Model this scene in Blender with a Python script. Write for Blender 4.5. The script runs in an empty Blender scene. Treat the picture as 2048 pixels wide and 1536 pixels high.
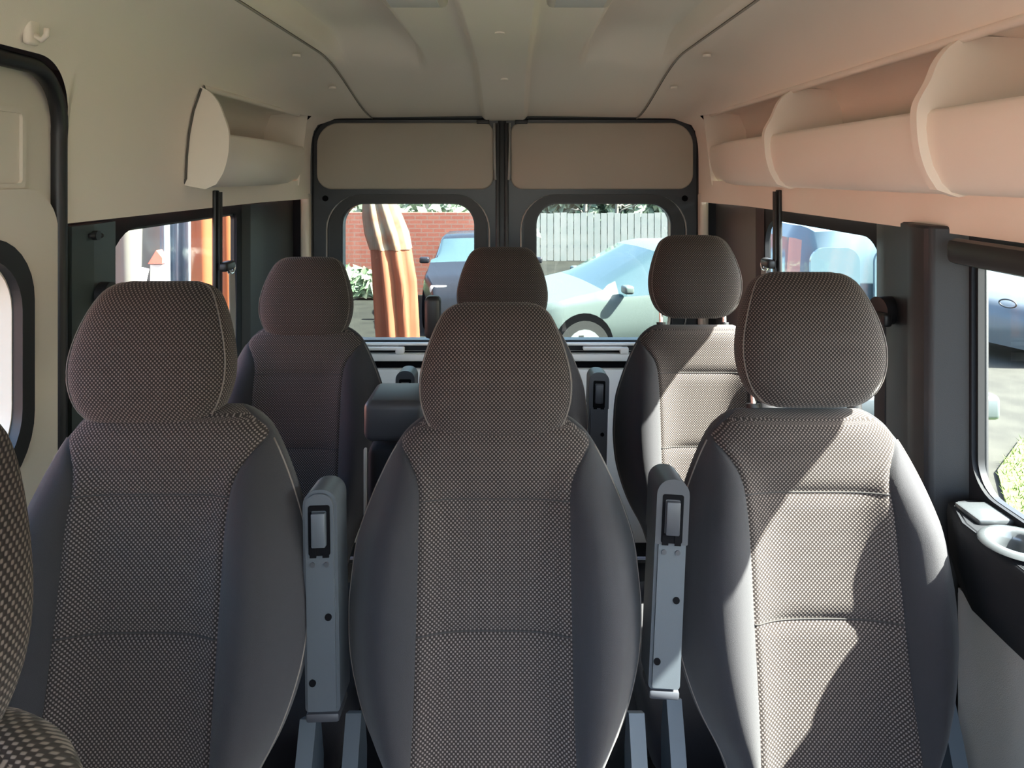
import bpy, bmesh, math, random
from mathutils import Vector, Matrix
random.seed(7)
S = bpy.context.scene
COL = S.collection
pi = math.pi

# ---------------------------------------------------------------- camera, world, sun, exposure
EYE = 1.57                       # camera height above the van floor
F = 1450.0                       # focal length in pixels of the 2048 px wide frame
cam_d = bpy.data.cameras.new('camera'); cam = bpy.data.objects.new('camera', cam_d); COL.objects.link(cam)
cam.location = (0, 0, EYE); cam.rotation_euler = (pi/2, 0, 0)
cam_d.sensor_width = 36; cam_d.lens = F/2048*36
cam_d.shift_y = -(768-350)/2048; cam_d.clip_start = 0.02
S.camera = cam
w = bpy.data.worlds.new('World'); S.world = w; w.use_nodes = True
nt = w.node_tree; nt.nodes.clear()
sky = nt.nodes.new('ShaderNodeTexSky'); sky.sky_type = 'NISHITA'; sky.sun_disc = False
sky.sun_elevation = math.radians(45); sky.sun_rotation = math.radians(105); sky.air_density = 1.0; sky.dust_density = 3.0
bg = nt.nodes.new('ShaderNodeBackground'); bg.inputs[1].default_value = 0.66
wo = nt.nodes.new('ShaderNodeOutputWorld')
nt.links.new(sky.outputs[0], bg.inputs[0]); nt.links.new(bg.outputs[0], wo.inputs[0])
SUN_DIR = Vector((-1, 0.23, -1.05)).normalized()
sd = bpy.data.lights.new('sun', 'SUN'); sd.energy = 36; sd.angle = math.radians(0.7); sd.color = (1.0, 0.94, 0.85)
so = bpy.data.objects.new('sun', sd); COL.objects.link(so); so.rotation_euler = SUN_DIR.to_track_quat('-Z', 'Y').to_euler()
S.view_settings.view_transform = 'Standard'; S.view_settings.look = 'None'
S.view_settings.gamma = 1; S.view_settings.use_curve_mapping = False
S.view_settings.exposure = 1.85
XC = -0.03                       # centre line of the van

# ---------------------------------------------------------------- materials
def mat(name, col, rough=0.6, metal=0, spec=0.5, bump=0, bscale=200, var=0, vscale=6, col2=None):
    m = bpy.data.materials.new(name); m.use_nodes = True
    t = m.node_tree; b = t.nodes['Principled BSDF']
    b.inputs['Base Color'].default_value = (*col, 1); b.inputs['Roughness'].default_value = rough
    b.inputs['Metallic'].default_value = metal; b.inputs['Specular IOR Level'].default_value = spec
    tc = t.nodes.new('ShaderNodeTexCoord')
    if bump:
        n = t.nodes.new('ShaderNodeTexNoise'); n.inputs['Scale'].default_value = bscale
        bp = t.nodes.new('ShaderNodeBump'); bp.inputs['Strength'].default_value = bump; bp.inputs['Distance'].default_value = .002
        t.links.new(tc.outputs['Object'], n.inputs['Vector']); t.links.new(n.outputs[0], bp.inputs['Height'])
        t.links.new(bp.outputs[0], b.inputs['Normal'])
    if var or col2:
        n = t.nodes.new('ShaderNodeTexNoise'); n.inputs['Scale'].default_value = vscale; n.inputs['Detail'].default_value = 4
        r = t.nodes.new('ShaderNodeValToRGB'); r.color_ramp.elements[0].position = .35; r.color_ramp.elements[1].position = .65
        c2 = col2 or tuple(c*(1-var) for c in col)
        r.color_ramp.elements[0].color = (*c2, 1); r.color_ramp.elements[1].color = (*col, 1)
        t.links.new(tc.outputs['Object'], n.inputs['Vector']); t.links.new(n.outputs[0], r.inputs[0])
        t.links.new(r.outputs[0], b.inputs['Base Color'])
    return m

def fabric_mat(name, dark, light, p=.0072, thr=.25):
    m = bpy.data.materials.new(name); m.use_nodes = True
    t = m.node_tree; b = t.nodes['Principled BSDF']; b.inputs['Roughness'].default_value = .95
    b.inputs['Specular IOR Level'].default_value = .15; b.inputs['Sheen Weight'].default_value = .08
    uv = t.nodes.new('ShaderNodeUVMap'); sp = t.nodes.new('ShaderNodeSeparateXYZ'); t.links.new(uv.outputs[0], sp.inputs[0])
    outs = []
    for a in (0, 1):
        mu = t.nodes.new('ShaderNodeMath'); mu.operation = 'MULTIPLY'; mu.inputs[1].default_value = 2*pi/p
        si = t.nodes.new('ShaderNodeMath'); si.operation = 'SINE'
        t.links.new(sp.outputs[a], mu.inputs[0]); t.links.new(mu.outputs[0], si.inputs[0]); outs.append(si)
    pr = t.nodes.new('ShaderNodeMath'); pr.operation = 'MULTIPLY'
    t.links.new(outs[0].outputs[0], pr.inputs[0]); t.links.new(outs[1].outputs[0], pr.inputs[1])
    mr = t.nodes.new('ShaderNodeMapRange'); mr.inputs['From Min'].default_value = thr-.2; mr.inputs['From Max'].default_value = thr+.35
    t.links.new(pr.outputs[0], mr.inputs[0])
    mx = t.nodes.new('ShaderNodeMix'); mx.data_type = 'RGBA'
    mx.inputs[6].default_value = (*dark, 1); mx.inputs[7].default_value = (*light, 1)
    t.links.new(mr.outputs[0], mx.inputs[0]); t.links.new(mx.outputs[2], b.inputs['Base Color'])
    bp = t.nodes.new('ShaderNodeBump'); bp.inputs['Strength'].default_value = .3; bp.inputs['Distance'].default_value = .0008
    t.links.new(pr.outputs[0], bp.inputs['Height']); t.links.new(bp.outputs[0], b.inputs['Normal'])
    return m

def glass_mat(name, tint, refl=.06):
    m = bpy.data.materials.new(name); m.use_nodes = True; t = m.node_tree; t.nodes.clear()
    tr = t.nodes.new('ShaderNodeBsdfTransparent'); tr.inputs[0].default_value = (*tint, 1)
    gl = t.nodes.new('ShaderNodeBsdfGlossy'); gl.inputs['Roughness'].default_value = .02
    mx = t.nodes.new('ShaderNodeMixShader'); mx.inputs[0].default_value = refl
    o = t.nodes.new('ShaderNodeOutputMaterial')
    t.links.new(tr.outputs[0], mx.inputs[1]); t.links.new(gl.outputs[0], mx.inputs[2]); t.links.new(mx.outputs[0], o.inputs[0])
    return m

def brick_mat(name, c1, c2, mort):
    m = bpy.data.materials.new(name); m.use_nodes = True; t = m.node_tree; b = t.nodes['Principled BSDF']
    b.inputs['Roughness'].default_value = .9
    tc = t.nodes.new('ShaderNodeTexCoord'); mp = t.nodes.new('ShaderNodeMapping'); mp.inputs['Rotation'].default_value = (pi/2, 0, 0)
    br = t.nodes.new('ShaderNodeTexBrick'); br.inputs['Scale'].default_value = 1
    br.inputs['Brick Width'].default_value = .24; br.inputs['Row Height'].default_value = .085; br.inputs['Mortar Size'].default_value = .012
    br.inputs['Color1'].default_value = (*c1, 1); br.inputs['Color2'].default_value = (*c2, 1); br.inputs['Mortar'].default_value = (*mort, 1)
    t.links.new(tc.outputs['Object'], mp.inputs[0]); t.links.new(mp.outputs[0], br.inputs[0]); t.links.new(br.outputs[0], b.inputs['Base Color'])
    return m

M = {}
M['liner'] = mat('liner_beige', (.87, .785, .67), .75, bump=.15, bscale=900)
M['liner_dark'] = mat('liner_gap', (.10, .09, .08), .8)
M['liner_seam'] = mat('liner_seam', (.34, .31, .26), .8)
M['shelfp'] = mat('shelf_plastic', (.86, .78, .67), .5, bump=.08, bscale=1200)
M['beige'] = mat('beige_plastic', (.66, .60, .51), .55, bump=.08, bscale=900)
M['beige_pad'] = mat('beige_pad_vinyl', (.42, .375, .31), .7, bump=.15, bscale=1100)
M['char'] = mat('charcoal_plastic', (.013, .014, .017), .7, spec=.15, bump=.15, bscale=900)
M['pillar'] = mat('pillar_plastic', (.018, .019, .022), .5, bump=.12, bscale=900)
M['dkgreen'] = mat('dark_green_grey_plastic', (.035, .048, .048), .45, bump=.1, bscale=900)
M['door'] = mat('door_skin_blue_black', (.018, .021, .028), .35)
M['rubber'] = mat('black_rubber', (.012, .012, .014), .45)
M['black'] = mat('black_void', (.004, .004, .005), .8, spec=.05)
M['chrome'] = mat('steel_post', (.75, .75, .76), .2, 1)
M['armp'] = mat('armrest_plastic', (.055, .064, .076), .42, bump=.1, bscale=1500)
M['armdark'] = mat('armrest_dark', (.035, .037, .045), .45)
M['hinge'] = mat('hinge_cover_plastic', (.045, .058, .072), .45)
M['plain'] = mat('bolster_fabric', (.0205, .0195, .0230), .9, spec=.2, bump=.4, bscale=1500)
M['plain'].node_tree.nodes['Principled BSDF'].inputs['Sheen Weight'].default_value = .12
M['dots'] = fabric_mat('dotted_fabric', (.0185, .0145, .0140), (.138, .115, .106), p=.0066)
M['pipe'] = mat('seam_piping', (.13, .11, .10), .8)
M['seam'] = mat('seam_thread', (.02, .018, .018), .9)
M['strap'] = mat('belt_webbing', (.34, .30, .27), .7, bump=.3, bscale=700)
M['strapdk'] = mat('belt_webbing_dark', (.03, .028, .03), .7, bump=.3, bscale=700)
M['carpet'] = mat('floor_mat', (.02, .02, .022), .95, bump=.5, bscale=300)
M['wallgrey'] = mat('lower_wall_grey', (.30, .28, .26), .8, bump=.3, bscale=500)
M['glass'] = glass_mat('window_glass', (.79, .83, .82), .04)
M['glassr'] = glass_mat('rear_glass', (.50, .545, .53), .04)
M['sill'] = mat('pale_sill_plastic', (.82, .80, .76), .5)
M['lens'] = mat('lamp_lens', (.7, .7, .68), .3)
M['asphalt'] = mat('asphalt', (.034, .034, .030), .95, spec=.1, bump=.4, bscale=60, col2=(.024, .024, .022), vscale=3)
M['grass'] = mat('grass', (.075, .12, .014), .9, col2=(.04, .07, .01), vscale=30)
M['brick'] = brick_mat('red_brick', (.21, .062, .046), (.24, .08, .058), (.20, .11, .092))
M['fence'] = mat('white_fence', (.26, .26, .26), .8, col2=(.22, .235, .235), vscale=3)
M['hedge'] = mat('hedge_green', (.16, .26, .15), .9, col2=(.34, .42, .28), vscale=5)
M['bark'] = mat('bark', (.20, .18, .15), .9)
M['leaf'] = mat('pale_leaves', (.20, .27, .17), .9, col2=(.30, .35, .28), vscale=8)
M['orange'] = mat('orange_cloth', (.16, .036, .002), .8, var=.1)
M['orange2'] = mat('parasol_orange', (.27, .085, .04), .8, var=.1)
M['cream'] = mat('cream_cloth', (.26, .215, .155), .85, col2=(.25, .12, .07), vscale=9)
M['tarp'] = mat('white_tarp', (.10, .096, .084), .7, col2=(.09, .083, .065), vscale=2.5)
M['tarpb'] = mat('bluish_tarp', (.075, .095, .115), .6, col2=(.12, .135, .145), vscale=3)
M['red'] = mat('red_plastic', (.6, .06, .04), .6)
M['grey'] = mat('grey_post', (.35, .34, .32), .6)
M['silver'] = mat('silver_paint', (.13, .16, .155), .35, .1)
M['white_paint'] = mat('white_paint', (.05, .06, .07), .4)
M['blue_paint'] = mat('pale_blue_paint', (.038, .07, .088), .4)
M['black_paint'] = mat('black_paint', (.018, .018, .024), .25)
M['carglass'] = mat('car_glass', (.06, .10, .12), .06, 0, .9)
M['tyre'] = mat('tyre', (.03, .03, .03), .9)
M['rim'] = mat('rim', (.6, .62, .62), .3, .6)

# ---------------------------------------------------------------- mesh helpers
def link(o, parent=None):
    COL.objects.link(o)
    if parent: o.parent = parent
    return o
def obj(name, verts, faces, m, parent=None, smooth=True, uv=None, loc=None):
    me = bpy.data.meshes.new(name); me.from_pydata([tuple(v) for v in verts], [], faces)
    if uv:
        l = me.uv_layers.new(name='UVMap')
        for lp in me.loops: l.data[lp.index].uv = uv[lp.vertex_index]
    me.materials.append(m)
    if smooth:
        for p in me.polygons: p.use_smooth = True
    me.update()
    o = bpy.data.objects.new(name, me)
    if loc: o.location = loc
    return link(o, parent)
def bm_obj(name, bm, m, parent=None, smooth=False, loc=None):
    bmesh.ops.recalc_face_normals(bm, faces=bm.faces)
    me = bpy.data.meshes.new(name); bm.to_mesh(me); bm.free(); me.materials.append(m)
    for p in me.polygons: p.use_smooth = smooth
    o = bpy.data.objects.new(name, me)
    if loc: o.location = loc
    return link(o, parent)
def empty(name, loc, parent=None):
    o = bpy.data.objects.new(name, None); o.empty_display_size = .05; o.location = loc
    return link(o, parent)
def tag(o, label, cat, group=None, kind=None):
    if label: o['label'] = label
    if cat: o['category'] = cat
    if group: o['group'] = group
    if kind: o['kind'] = kind
    return o
def struct(o, label=None):
    o['kind'] = 'structure'
    if label: o['label'] = label
    return o
def fix(o):
    bm = bmesh.new(); bm.from_mesh(o.data); bmesh.ops.recalc_face_normals(bm, faces=bm.faces); bm.to_mesh(o.data); bm.free()
    return o
def autosm(o, ang=35):
    for p in o.data.polygons: p.use_smooth = True
    o.data.set_sharp_from_angle(angle=math.radians(ang)); return o

def add_box(bm, c, s, bevel=0, seg=2, rot=None):
    r = bmesh.ops.create_cube(bm, size=1)
    vs = r['verts']
    bmesh.ops.scale(bm, vec=s, verts=vs)
    if bevel:
        es = list({e for v in vs for e in v.link_edges})
        rr = bmesh.ops.bevel(bm, geom=es, offset=bevel, segments=seg, affect='EDGES', profile=.5)
        vs = list({v for f in rr['faces'] for v in f.verts} | {v for v in vs if v.is_valid})
    if rot is not None: bmesh.ops.transform(bm, matrix=rot, verts=vs)
    bmesh.ops.translate(bm, vec=c, verts=vs)
    return vs
def box(name, c, s, m, parent=None, bevel=0, seg=2, rot=None):
    bm = bmesh.new(); add_box(bm, c, s, bevel, seg, rot)
    return autosm(bm_obj(name, bm, m, parent))
def add_cyl(bm, a, b, r, seg=16, r2=None):
    a = Vector(a); b = Vector(b); d = b-a
    q = d.to_track_quat('Z', 'Y').to_matrix().to_4x4()
    bmesh.ops.create_cone(bm, cap_ends=True, segments=seg, radius1=r, radius2=r if r2 is None else r2, depth=d.length,
                          matrix=Matrix.Translation((a+b)/2) @ q)
def cyl(name, a, b, r, m, parent=None, seg=20, r2=None):
    bm = bmesh.new(); add_cyl(bm, a, b, r, seg, r2)
    return autosm(bm_obj(name, bm, m, parent))
def tube(name, pts, r, m, parent=None, seg=8, closed=False, flat=1.0, up=Vector((0, 0, 1))):
    pts = [Vector(p) for p in pts]; n = len(pts); V = []; Fc = []
    for i, p in enumerate(pts):
        a = pts[(i-1) % n] if (closed or i > 0) else p
        b = pts[(i+1) % n] if (closed or i < n-1) else p
        t = (b-a).normalized(); s = t.cross(up)
        if s.length < 1e-3: s = t.cross(Vector((1, 0, 0)))
        s.normalize(); u = s.cross(t).normalized()
        for k in range(seg):
            an = 2*pi*k/seg; V.append(p+s*math.cos(an)*r*flat+u*math.sin(an)*r)
    for i in range(n if closed else n-1):
        for k in range(seg):
            Fc.append((i*seg+k, i*seg+(k+1) % seg, ((i+1) % n)*seg+(k+1) % seg, ((i+1) % n)*seg+k))
    if not closed:
        Fc.append(tuple(range(seg))[::-1]); Fc.append(tuple((n-1)*seg+k for k in range(seg)))
    return fix(obj(name, V, Fc, m, parent))
def rrect(x0, x1, z0, z1, r, n=8):
    if not isinstance(r, (list, tuple)): r = [r]*4        # order: br, tr, tl, bl
    out = []
    for (cx, cz, a0, rr) in ((x1-r[0], z0+r[0], -pi/2, r[0]), (x1-r[1], z1-r[1], 0, r[1]), (x0+r[2], z1-r[2], pi/2, r[2]), (x0+r[3], z0+r[3], pi, r[3])):
        for i in range(n+1):
            a = a0+pi/2*i/n; out.append((cx+rr*math.cos(a), cz+rr*math.sin(a)))
    return out
def panel(name, outline, holes, f, thick, m, parent=None, smooth=False):
    """flat plate: 2-D outline with holes, f(a, b, d) maps it into space, d is 0 or thick"""
    bm = bmesh.new(); es = []
    loops = [outline]+holes
    for lp in loops:
        vs = [bm.verts.new((a, b, 0)) for a, b in lp]
        for i in range(len(vs)): es.append(bm.edges.new((vs[i], vs[(i+1) % len(vs)])))
    bmesh.ops.triangle_fill(bm, use_beauty=True, use_dissolve=False, edges=es)
    if thick:
        r = bmesh.ops.extrude_face_region(bm, geom=list(bm.faces))
        for g in r['geom']:
            if isinstance(g, bmesh.types.BMVert): g.co.z = thick
    for v in bm.verts: v.co = Vector(f(v.co.x, v.co.y, v.co.z))
    o = bm_obj(name, bm, m, parent)
    return autosm(o, 30)
def ring(name, outer, inner, f, thick, m, parent=None):
    n = len(outer); V = []; Fc = []
    for d in (0, thick):
        for lp in (outer, inner):
            V += [f(a, b, d) for a, b in lp]
    for i in range(n):
        j = (i+1) % n
        Fc += [(i, j, n+j, n+i), (2*n+i, 3*n+i, 3*n+j, 2*n+j), (i, 2*n+i, 2*n+j, j), (n+i, n+j, 3*n+j, 3*n+i)]
    return autosm(fix(obj(name, V, Fc, m, parent)), 40)
def interp(tab, x):
    if x <= tab[0][0]: return tab[0][1]
    for (a, fa), (b, fb) in zip(tab, tab[1:]):
        if x <= b: return fa+(fb-fa)*(x-a)/(b-a)
    return tab[-1][1]
def smi(tab, x):                                     # Catmull-Rom interpolation of a table
    n = len(tab)
    if x <= tab[0][0]: return tab[0][1]
    if x >= tab[-1][0]: return tab[-1][1]
    for i in range(n-1):
        if x <= tab[i+1][0]:
            x0, f0 = tab[i]; x1, f1 = tab[i+1]; h = x1-x0; t = (x-x0)/h
            m0 = (f1-tab[i-1][1])/(x1-tab[i-1][0]) if i > 0 else (f1-f0)/h
            m1 = (tab[i+2][1]-f0)/(tab[i+2][0]-x0) if i < n-2 else (f1-f0)/h
            return (2*t**3-3*t*t+1)*f0+(t**3-2*t*t+t)*h*m0+(-2*t**3+3*t*t)*f1+(t**3-t*t)*h*m1
def sst(a, b, x):
    t = max(0, min(1, (x-a)/(b-a))); return t*t*(3-2*t)

# ---------------------------------------------------------------- the van shell
Y0, Y1 = -1.3, 2.94
floor = struct(box('floor', (XC, .8, -.02), (1.86, 4.6, .04), M['carpet']))

# ceiling: centre rib, two recessed panels, slope down to the rear header
def zc(y): return 1.93-.132*sst(2.12, 2.98, y)
def ceil_z(X, y):
    z = zc(y)
    a = abs(X)
    rec = sst(.240, .268, a)*(1-sst(.49, .53, a))*(1-sst(2.10, 2.34, y))
    z += .075*rec
    z -= .024*(1-sst(.078, .092, a))*(1-.3*sst(2.6, 2.9, y))
    z += .008*sst(1.0, 0, a)
    return z
xs = sorted(set([round(-.535+1.07*i/60, 4) for i in range(61)]+[-.095, -.085, -.075, .075, .085, .095]+[s*v for s in (-1, 1) for v in (.235, .245, .255, .265, .275, .50, .51, .52)]))
ys = [Y0+(Y1-Y0)*i/70 for i in range(71)]
V = [(XC+x, y, ceil_z(x, y)) for y in ys for x in xs]; n = len(xs)
Fc = [(j*n+i, j*n+i+1, (j+1)*n+i+1, (j+1)*n+i) for j in range(len(ys)-1) for i in range(n-1)]
ceiling = struct(obj('ceiling', V, Fc, M['liner']))
for s in (-1, 1):
    tube('seam', [(XC+s*.535, y, zc(y)-.002+.001) for y in ys], .0026, M['liner_seam'], ceiling, 6)
for (x, y, zz) in ((0, 1.75, 0), (.005, 2.38, 0), (-.60, 2.12, -.004), (-.585, 2.48, 0), (.60, 2.12, -.004), (.585, 2.48, 0), (0, 1.2, 0)):
    z = (ceil_z(x, y) if abs(x) < .5 else zc(y)-.012)
    cyl('clip', (XC+x, y, z-.003), (XC+x, y, z+.004), .012, M['liner'], ceiling, 16)
for s in (-1, 1):
    bm = bmesh.new(); add_box(bm, (XC+s*.165, 1.385, 1.925), (.13, .20, .03), .012, 3)
    lamp = tag(bm_obj('ceiling_lamp', bm, M['beige']), ('left' if s < 0 else 'right')+' of the two unlit lamps cut off by the photo\'s top edge on the ceiling', 'lamp', 'ceiling lamps')
    autosm(lamp); box('lens', (XC+s*.165, 1.385, 1.912), (.10, .16, .008), M['lens'], lamp, .003)

# side headliner
def extX(y): return .30-.055*sst(2.45, 2.93, y)
def powN(y): return 3.0+3.5*sst(2.3, 2.93, y)
def sideX(z, y):
    f = max(0, min(1, (z-1.48)/(zc(y)-1.48))); return .54+extX(y)*(1-f**powN(y))**(1/powN(y))
ZS = 1.797
def zbot(y, side):
    if side < 0 and y < 1.409:
        if y > 1.28: return 1.655+math.sqrt(max(0, .129**2-(y-1.28)**2))
        return 1.784
    if side > 0: return 1.462
    return 1.475
HB, HT = 1.548, ZS
def liner_side(side, name, hy0, hy1):
    yy = [Y0+i*(Y1-Y0)/90 for i in range(91)]+[1.27+.14*i/14 for i in range(15)]+[1.4095, hy0, hy1]
    yy = sorted(set(round(v, 4) for v in yy if not (abs(v-hy0) < .012 and v != hy0) and not (abs(v-hy1) < .012 and v != hy1)))
    V = []; Fc = []; rows = 0
    for y in yy:
        zb = zbot(y, side)
        col = []
        if zb < HB: lo = [zb, zb+.012, (zb+HB)/2, HB]+[HB+(ZS-HB)*i/10 for i in range(1, 11)]
        else: lo = [zb+(ZS-zb)*i/13 for i in range(14)]
        for z in lo: col.append((sideX(max(z, 1.48), y), z))
        z0 = ZS
        for i in range(1, 13):
            z = z0+(zc(y)-z0)*math.sin(pi/2*i/12); col.append((sideX(z, y), z))
        rows = len(col)
        V += [(XC+side*X, y, z) for X, z in col]
    for i in range(len(yy)-1):
        ym = (yy[i]+yy[i+1])/2
        for j in range(rows-1):
            if hy0 < ym < hy1 and 3 <= j < 13: continue
            Fc.append((i*rows+j, i*rows+j+1, (i+1)*rows+j+1, (i+1)*rows+j))
    return struct(obj(name, V, Fc, M['liner']))
LN0, LN1 = 1.93, 2.80
wl = liner_side(-1, 'wall_left', LN0, LN1)
wr = liner_side(1, 'wall_right', -1.25, 2.78)

# luggage shelf builder (section X,z measured from the van's centre line)
def shelf(side, y0, y1, name):
    root = empty(name, (XC+side*.80, y0, 1.55))
    off = Vector((XC+side*.80, y0, 1.55))
    n = 40; yy = [y0+(y1-y0)*i/n for i in range(n+1)]
    def place(prof, y):
        k = .055*sst(y1-.45, y1, y) if side > 0 else .04*sst(y1-.5, y1, y)
        return [(XC+side*(X+k*wt)-off.x, y-off.y, z-off.z) for X, z, wt in prof]
    def swe(nm, prof, m, par):
        V = []; 
        for y in yy: V += place(prof, y)
        r = len(prof)
        Fc = [(i*r+j, i*r+j+1, (i+1)*r+j+1, (i+1)*r+j) for i in range(n) for j in range(r-1)]
        return obj(nm, V, Fc, m, par)
    lip = [(.838, 1.540, 0), (.79, 1.536, 1), (.772, 1.541, 1), (.757, 1.556, 1), (.742, 1.585, 1), (.733, 1.62, 1), (.730, 1.65, 1), (.732, 1.672, 1), (.738, 1.680, 1), (.746, 1.680, 1), (.752, 1.672, 1), (.765, 1.60, 1), (.80, 1.575, .6), (.93, 1.572, 0)]
    swe('lip', lip, M['shelfp'], root)
    swe('back_panel', [(.93, 1.572, 0), (.935, 1.60, 0), (.925, 1.74, 0), (.90, 1.80, 0), (.80, 1.812, 0)], M['shelfp'], root)
    swe('top_rail', [(.812, 1.800, 0), (.792, 1.793, 0), (.785, 1.798, 0), (.787, 1.808, 0), (.80, 1.815, 0)], M['shelfp'], root)
    return root, off
def divider(side, y, root, off, th=.014, grow=.008, kx=0):
    g = grow
    out = [(.80, 1.806), (.775, 1.792), (.752, 1.765), (.737, 1.73), (.728-g, 1.69), (.726-g, 1.65), (.731-g, 1.61), (.742-g, 1.575), (.760-g, 1.545), (.785, 1.532), (.93, 1.56), (.93, 1.80)]
    tab = sorted([(b, a) for a, b in out[:9]]); n_ = 28
    zs_ = [tab[-1][0]+(tab[0][0]-tab[-1][0])*i/n_ for i in range(n_+1)]
    out = [(smi(tab, z_), z_) for z_ in zs_]+out[9:]
    o = panel('divider', [(a+kx*(a < .9), b) for a, b in out], [], lambda a, b, d: (XC+side*a-off.x, y+d-off.y, b-off.z), th, M['shelfp'], root)
    return o
r, off = shelf(1, -1.25, 2.78, 'luggage_shelf')
tag(r, 'long moulded beige overhead luggage shelf running along the right wall above the windows', 'shelf')
for y in (.50, 1.225, 1.965): divider(1, y, r, off, .02, .012)
for (y, x, z) in ((1.245, .90, 1.73), (2.02, .90, 1.74)):
    c = cyl('screw', (XC+x+.0-off.x, y-.10*0+.0-off.y+.10, z-off.z), (XC+x+.03-off.x, y-off.y+.10, z-off.z), .008, M['rubber'], r, 12)
r, off = shelf(-1, LN0, LN1, 'storage_niche')
tag(r, 'short beige moulded storage bin built into the left headliner near the rear door', 'shelf')
divider(-1, LN0-.004, r, off, .01, .004)
tube('gap', [(XC-.845-off.x, LN0-.006-off.y, z-off.z) for z in (1.54,)]+[(XC-sideX(z, LN0)+.004-off.x, LN0-.006-off.y, z-off.z) for z in (1.56, 1.62, 1.68, 1.74, 1.80)], .003, M['liner_dark'], r, 6)
r2 = bpy.data.objects['luggage_shelf']
for side, yy_, ro in ((1, 2.775, r2), (-1, 2.795, r)):
    of = ro.location
    panel('end_plate', [(.72, 1.53), (.96, 1.53), (.96, 1.83), (.72, 1.83)] if 0 else [(sideX(1.53, yy_)-.004, 1.53), (.96, 1.53), (.96, 1.83), (sideX(1.79, yy_)-.002, 1.83)], [], lambda a, b, d: (XC+side*a-of.x, yy_+d-of.y, b-of.z), .004, M['shelfp'], ro)
# outer roof skin so that no daylight leaks round the lining
def skin():
    prof = [(.97, 1.52), (.97, 1.80), (.90, 1.95), (.7, 2.03), (0, 2.06), (-.7, 2.03), (-.90, 1.95), (-.97, 1.80), (-.97, 1.52)]
    V = [(XC+a, y, z) for y in (Y0-.1, 3.02) for a, z in prof]; k = len(prof)
    o = obj('trim_1', V, [(j, j+1, k+j+1, k+j) for j in range(k-1)], M['white_paint'], None, False)
    return struct(o)
skin()

# ---------------------------------------------------------------- side walls below the lining
def on_side(x):
    return lambda a, b, d: (x+d, a, b)
# right wall (window_2 beside the second row, window_4 at the rear)
rw = struct(panel('wall_right_lower', [(-1.3, 0), (2.94, 0), (2.94, 1.475), (-1.3, 1.475)],
      [rrect(1.64, 2.40, .84, 1.425, .09), rrect(-.9, 1.322, 1.0, 1.452, .06)], on_side(XC+.868), .014, M['char']))
rw.name = 'trim_2'
lw = struct(panel('trim_3', [(1.41, 0), (2.94, 0), (2.94, 1.485), (1.41, 1.485)],
      [rrect(1.60, 2.36, .84, 1.445, [.06, .02, .13, .06])], on_side(XC-.866), -.014, M['char']))
def window(name, x, y0, y1, z0, z1, rad, side, label):
    root = struct(empty(name, (x, (y0+y1)/2, z0)), label)
    f = lambda a, b, d: (side*d, a-(y0+y1)/2, b-z0)
    panel('pane', rrect(y0, y1, z0, z1, rad), [], f, .004, M['glass'], root)
    o = rrect(y0-.01, y1+.01, z0-.01, z1+.01, rad); i = rrect(y0+.016, y1-.016, z0+.016, z1-.016, [max(.01, q-.016) for q in rad] if isinstance(rad, list) else max(.01, rad-.016))
    ring('gasket', o, i, f, -.012, M['rubber'], root)
    return root
window('window_1', XC-.886, 1.58, 2.375, .83, 1.455, [.06, .03, .13, .06], -1, 'rear left side window in front of the orange cloth')
window('window_2', XC+.888, 1.62, 2.42, .83, 1.45, .09, 1, 'rear right side window showing the pale blue van')
window('window_3', XC+.888, -.92, 1.332, .985, 1.465, .07, 1, 'large right side window beside the second row, cut off by the frame')
# left window top sun-strip (grey header rail behind the pane)
tr = struct(box('trim_4', (XC-.885, 1.90, 1.462), (.03, .70, .035), M['dkgreen'], None, .006))
# right B-pillar moulding with its window embrasure
def prism(name, poly, z0, z1, m, parent=None, ztop=None):
    n = len(poly)
    V = [(x, y, z0) for x, y in poly]+[(x, y, (ztop(x, y) if ztop else z1)) for x, y in poly]
    Fc = [(i, (i+1) % n, n+(i+1) % n, n+i) for i in range(n)]+[tuple(range(n))[::-1], tuple(range(n, 2*n))]
    return fix(obj(name, V, Fc, m, parent, False))
pil = prism('trim_5', [(.866, 1.715), (.835, 1.66), (.822, 1.60), (.805, 1.475), (.792, 1.45), (.780, 1.43), (.774, 1.395), (.776, 1.366), (.784, 1.354), (.868, 1.316), (.868, 1.6)], 0, 1.475, M['pillar'])
autosm(pil, 28); struct(pil)
bv = pil.modifiers.new('bevel', 'BEVEL'); bv.width = .006; bv.segments = 2; bv.limit_method = 'ANGLE'
# dark rail above the right front window
struct(box('trim_6', (XC+.820, .18, 1.435), (.03, 2.24, .045), M['rubber'], None, .012))
# left pillar cover behind the sliding door
lp = prism('trim_7', [(XC-.866, 1.62), (XC-.845, 1.60), (XC-.835, 1.50), (XC-.838, 1.43), (XC-.868, 1.425)], 0, 1.468, M['dkgreen'])
struct(lp)
cyl('screw', (XC-.842, 1.50, 1.445), (XC-.825, 1.50, 1.445), .010, M['rubber'], lp)
tube('pull_tab', [(XC-.832, 1.48, 1.446), (XC-.830, 1.52, 1.443)], .005, M['rubber'], lp)
# rear corner pillars (light strips)
for s, nm in ((-1, 'trim_8'), (1, 'trim_9')):
    struct(box(nm, (XC+s*.800, 2.925, .78), (.035, .06, 1.44), M['beige'], None, .012, 3))
# rear side panels, glossy black
for s, nm in ((-1, 'trim_10'), (1, 'trim_11')):
    o = prism(nm, [(XC+s*.865, 2.40), (XC+s*.850, 2.44), (XC+s*.84, 2.88), (XC+s*.865, 2.90)], .1, 1.47, M['rubber']); struct(o)

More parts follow.
